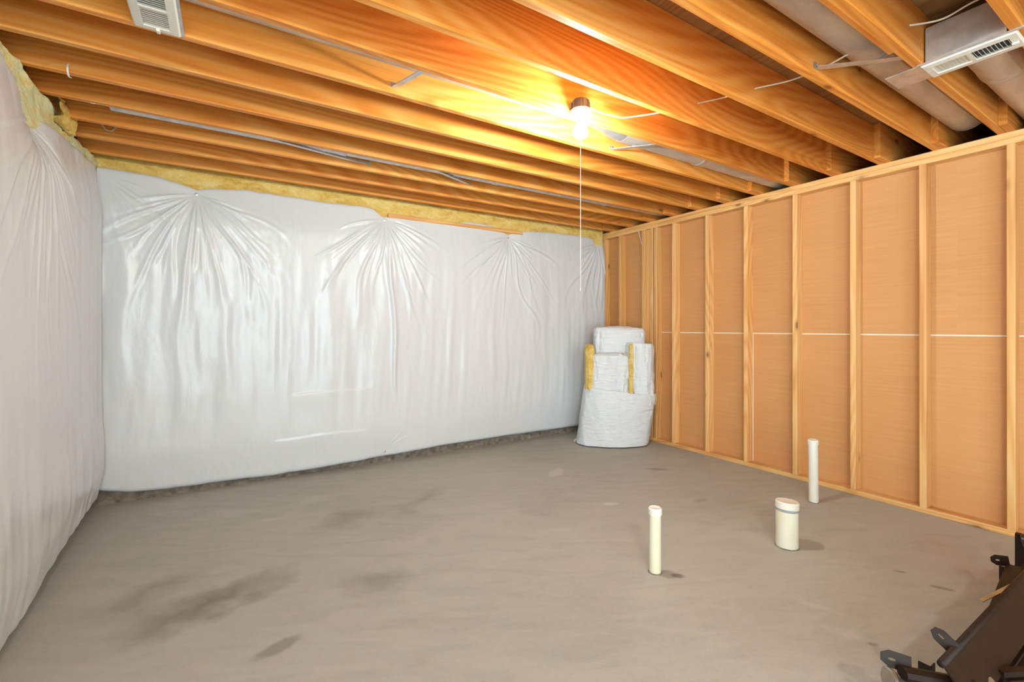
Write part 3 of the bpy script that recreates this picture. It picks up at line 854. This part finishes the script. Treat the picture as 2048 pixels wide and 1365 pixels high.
pile_c = lambda lat, dep: tuple(PC + RV * lat + FV * dep)
r1 = thing('insulation_roll', 'wide white rolled insulation batt forming the bottom of the corner pile', 'insulation', pile_c(0, 0))
puffy('batt_facing', M_FACING, 0.055, 0.0, 0.39, 0.235, 0.012, 0.585, r1, 90, 2.5, slope=-0.12, base_scale=0.99, amp=0.010, base_shift=-0.085, crown=-0.05, top_round=0.004, nu=200, nv=80)
# fibre showing at the rim
puffy('fibre_rim', M_FIBRE, 0.405, -0.02, 0.034, 0.09, 0.44, 0.555, r1, 96, 2.0, amp=0.01, crown=0.01)
r2 = thing('insulation_batt', 'tallest white folded insulation batt standing at the back of the corner pile', 'insulation', pile_c(0.06, 0.09))
puffy('batt_facing', M_FACING, 0.065, 0.085, 0.275, 0.11, 0.45, 1.262, r2, 100, 4.0, slope=-0.02, amp=0.012, top_round=0.02, crown=0.022, nu=160, nv=90)
r3 = thing('insulation_batt', 'torn white insulation batt bulging from the middle of the corner pile', 'insulation', pile_c(-0.08, -0.08))
puffy('batt_facing', M_FACING, -0.065, -0.09, 0.215, 0.085, 0.45, 0.985, r3, 110, 3.0, slope=0.03, amp=0.016, top_round=0.02, crown=0.012, nu=150, nv=80)
fb = MB()
ts = [pile_c(0.03, -0.182), pile_c(0.115, -0.165), pile_c(0.125, -0.160), pile_c(0.055, -0.176)]
tz = [1.0, 0.995, 0.945, 0.975]
n3 = [Vector(p) for p in ts]
fb.add([(p.x, p.y, z) for p, z in zip(n3, tz)] + [(p.x + FV.x * 0.012, p.y + FV.y * 0.012, z) for p, z in zip(n3, tz)], [(0, 1, 2, 3), (7, 6, 5, 4), (0, 4, 5, 1), (1, 5, 6, 2), (2, 6, 7, 3), (3, 7, 4, 0)])
tp = fb.build('torn_paper', mk_plain('torn_backing_paper', (0.52, 0.40, 0.32, 1), 0.8), r3); tp['label'] = 'brownish torn backing paper'
ye = thing('insulation_batt', 'narrow yellow fibreglass batt edge at the left of the corner pile', 'insulation', pile_c(-0.29, -0.05))
puffy('fibre_core', M_FIBRE, -0.285, -0.04, 0.036, 0.10, 0.60, 1.075, ye, 120, 2.6, amp=0.014, top_round=0.01, crown=0.01)
r4 = thing('insulation_roll', 'slim white rolled insulation piece standing at the right of the corner pile', 'insulation', pile_c(0.26, -0.05))
puffy('batt_facing', M_FACING, 0.262, -0.045, 0.145, 0.150, 0.44, 1.10, r4, 130, 2.4, slope=-0.05, amp=0.010, top_round=0.012, crown=-0.01, nu=150, nv=80)
puffy('fibre_edge', M_FIBRE, 0.135, -0.165, 0.020, 0.030, 0.50, 1.09, r4, 140, 2.6, amp=0.008, top_round=0.006, crown=0.004)
sc_ = MB()
for k in range(9):
    a = random.uniform(0, 6.28); q = Vector((3.335, 3.885, 0)) + Vector((random.uniform(-0.06, 0.05), random.uniform(-0.045, 0.045), 0))
    sc_.tube([(q.x, q.y, 0.004), (q.x + 0.03 * math.cos(a), q.y + 0.03 * math.sin(a), 0.022), (q.x + 0.055 * math.cos(a + 0.5), q.y + 0.055 * math.sin(a + 0.5), 0.006)], [0.005, 0.011, 0.004], 7)
tag(sc_.build('fibre_scrap', mk_fibre('pale_scrap', (0.62, 0.50, 0.30, 1), (0.74, 0.64, 0.44, 1), (0.8, 0.74, 0.58, 1)), smooth=True), 'small cream scrap of fibreglass on the floor under the corner pile', 'scrap')

# ------------------------------------------------------------------ folded steel bed frame at lower right
bed = thing('bed_frame', 'folded dark brown steel bed frame stacked on the floor at lower right', 'bed frame', (2.5, 0.47, 0))
def angle_rail(name, p0, p1, w, h, th=0.004, down=True, flip=1):
    """L section: flange of width w on top, face of height h below its near edge"""
    p0, p1 = Vector(p0), Vector(p1)
    d = (p1 - p0); dn = d.normalized()
    side = Vector((0, 0, 1)).cross(dn).normalized() * flip
    up = Vector((0, 0, 1))
    r = Matrix((dn, side, up)).transposed()
    c = (p0 + p1) / 2
    b = MB()
    b.box(c + side * (w / 2), (d.length, w, th), r)
    b.tube([p0 + up * -0.004, p1 + up * -0.004], 0.006, 8)
    b.box(c - up * (h / 2), (d.length, th, h), r)
    return b.build(name, M_BRONZE, bed, auto=40)
def slant_rail(x0, x1, y, z):
    """pressed side rail leaning toward the room: rolled upper edge, two slanting webs, slots"""
    r = MB().tube([(x0, y, z), (x1, y - 0.012, z)], 0.011, 10).build('side_rail', M_BRONZE, bed, smooth=True)
    for (o0, o1, dz) in ((0.0, 0.062, 0.0), (0.060, 0.120, 0.006)):
        a = Vector((0, -0.55, -0.835))
        n = Vector((0, -0.835, 0.55))
        b = MB()
        P = [Vector((x0 + o0 * 0.15, y, z)) + a * o0 - n * dz, Vector((x1, y - 0.012, z)) + a * o0 - n * dz,
             Vector((x1, y - 0.012, z)) + a * o1 - n * dz, Vector((x0 + o1 * 0.15, y, z)) + a * o1 - n * dz]
        b.add([p + n * 0.004 for p in P] + [p - n * 0.001 for p in P], [(0, 1, 2, 3), (7, 6, 5, 4), (0, 4, 5, 1), (1, 5, 6, 2), (2, 6, 7, 3), (3, 7, 4, 0)])
        b.build('web', M_BRONZE, r)
    for (xx, off) in ((x0 + 0.085, 0.040), (x0 + 0.105, 0.085)):
        c = Vector((xx, y, z)) + Vector((0, -0.55, -0.835)) * off + Vector((0, -0.835, 0.55)) * 0.002
        MB().box(c, (0.005, 0.020, 0.006), Matrix.Rotation(R(56.6), 3, 'X')).build('slot', M_DARK, r)
slant_rail(1.735, 3.35, 0.455, 0.30)
angle_rail('side_rail', (1.95, 0.370, 0.155), (3.2, 0.365, 0.155), 0.020, 0.055)
angle_rail('side_rail', (1.86, 0.415, 0.115), (3.2, 0.415, 0.115), 0.045, 0.060)
angle_rail('cross_rail', (2.05, 0.412, 0.230), (2.90, 0.498, 0.230), 0.048, 0.030)
angle_rail('cross_rail', (2.15, 0.420, 0.110), (3.3, 0.520, 0.110), 0.050, 0.050)
def tab(p, ang, s_=0.03, lean=0.25):
    p = Vector(p)
    n = (Vector((0.0, 0.3, 1.1)) - p).normalized()
    e1 = (RV - n * RV.dot(n)).normalized()
    e2 = n.cross(e1)
    ly = (e1 * math.cos(ang) + e2 * math.sin(ang) + n * lean).normalized()
    lx = ly.cross(n).normalized()
    m = Matrix((lx, ly, lx.cross(ly))).transposed()
    a, b = s_, s_ * 0.62
    pr = [(-b, -a), (b, -a), (b, a * 0.45), (b * 0.45, a), (-b * 0.45, a), (-b, a * 0.45)]
    hole = [(0.16 * b * math.cos(q), 0.25 * a + 0.30 * a * math.sin(q)) for q in [R(240), R(300), R(0), R(60), R(120), R(180)]]
    vs = []; fs = []
    for z in (-0.002, 0.002):
        vs += [m @ Vector((x, y, z)) + p for x, y in pr] + [m @ Vector((x, y, z)) + p for x, y in hole]
    for k in range(6):
        j = (k + 1) % 6
        fs += [(k, 6 + k, 6 + j, j), (12 + k, 12 + j, 18 + j, 18 + k), (k, j, 12 + j, 12 + k), (6 + k, 18 + k, 18 + j, 6 + j)]
    MB().add(vs, fs).build('bracket_tab', M_BRONZE, bed)
tab((1.845, 0.478, 0.318), R(118), 0.032)
tab((1.735, 0.560, 0.245), R(158), 0.038, 0.5)
tab((2.870, 0.560, 0.245), R(170), 0.034, 0.9)
# short leg channel with round glide at the near end
ch = MB().tube([(1.705, 0.535, 0.235), (1.83, 0.440, 0.215)], 0.024, 8, flat=0.75).tube([(1.705, 0.510, 0.190), (1.83, 0.425, 0.175)], 0.026, 8, flat=0.8)
ch.build('leg', M_BRONZE, bed, auto=30)
dr = (Vector((1.70, 0.540, 0.205)) - Vector((1.83, 0.44, 0.20))).normalized()
q = dr.to_track_quat('Z', 'Y').to_matrix()
MB().lathe([(0.010, -0.02), (0.014, 0.0), (0.030, 0.012), (0.038, 0.022), (0.038, 0.028), (0.034, 0.031), (0.0, 0.029)], (1.702, 0.540, 0.205), 24, q).build('floor_glide', M_CHROME, bed, auto=40)
# legs that carry the stack, glides on the floor
for (x, y, zt_) in ((1.98, 0.455, 0.26), (3.25, 0.455, 0.26), (2.05, 0.56, 0.10), (3.2, 0.59, 0.10), (2.1, 0.39, 0.10), (3.1, 0.39, 0.10)):
    MB().box((x, y, (zt_ + 0.03) / 2 + 0.008), (0.036, 0.004, zt_ - 0.03)).box((x - 0.016, y + 0.016, (zt_ + 0.03) / 2 + 0.008), (0.004, 0.036, zt_ - 0.03)).build('leg', M_BRONZE, bed)
    MB().lathe([(0.0, 0.0), (0.026, 0.0), (0.028, 0.006), (0.014, 0.022), (0.008, 0.035), (0.0, 0.035)], (x, y + 0.006, 0), 16).build('floor_glide', M_CASTER, bed, auto=40)
# caster laid on its side and a tall leg at the far end
MB().box((3.44, 0.598, 0.11), (0.030, 0.034, 0.20)).build('leg', M_BRONZE, bed)
MB().lathe([(0.0, -0.016), (0.030, -0.016), (0.036, -0.010), (0.036, 0.010), (0.030, 0.016), (0.0, 0.016)], (3.36, 0.56, 0.205), 24, Matrix.Rotation(R(75), 3, 'X')).build('caster_wheel', M_CASTER, bed, auto=40)
MB().tube([(3.30, 0.535, 0.175), (3.36, 0.52, 0.170), (3.42, 0.535, 0.185), (3.44, 0.56, 0.21)], 0.005, 8).build('caster_fork', M_CHROME, bed, smooth=True)
# bright linkage bars and the light clip on the rail face
MB().box((2.46, 0.485, 0.268), (0.26, 0.012, 0.005), Matrix.Rotation(R(-8), 3, 'Z') @ Matrix.Rotation(R(20), 3, 'X')).build('link_bar', M_CHROME, bed)
MB().box((2.10, 0.345, 0.205), (0.20, 0.022, 0.016), Matrix.Rotation(R(-28), 3, 'Z')).box((2.12, 0.33, 0.185), (0.22, 0.022, 0.010), Matrix.Rotation(R(-28), 3, 'Z')).build('link_bar', M_BRONZE, bed)
MB().lathe([(0.012, -0.006), (0.019, -0.006), (0.021, 0.0), (0.019, 0.006), (0.012, 0.006)], (1.93, 0.395, 0.20), 20, Matrix.Rotation(R(60), 3, 'X')).build('ring', M_CHROME, bed, auto=40)
MB().box((2.21, 0.4415, 0.262), (0.010, 0.004, 0.034), Matrix.Rotation(R(20), 3, 'Y')).build('clip', M_CHROME, bed)
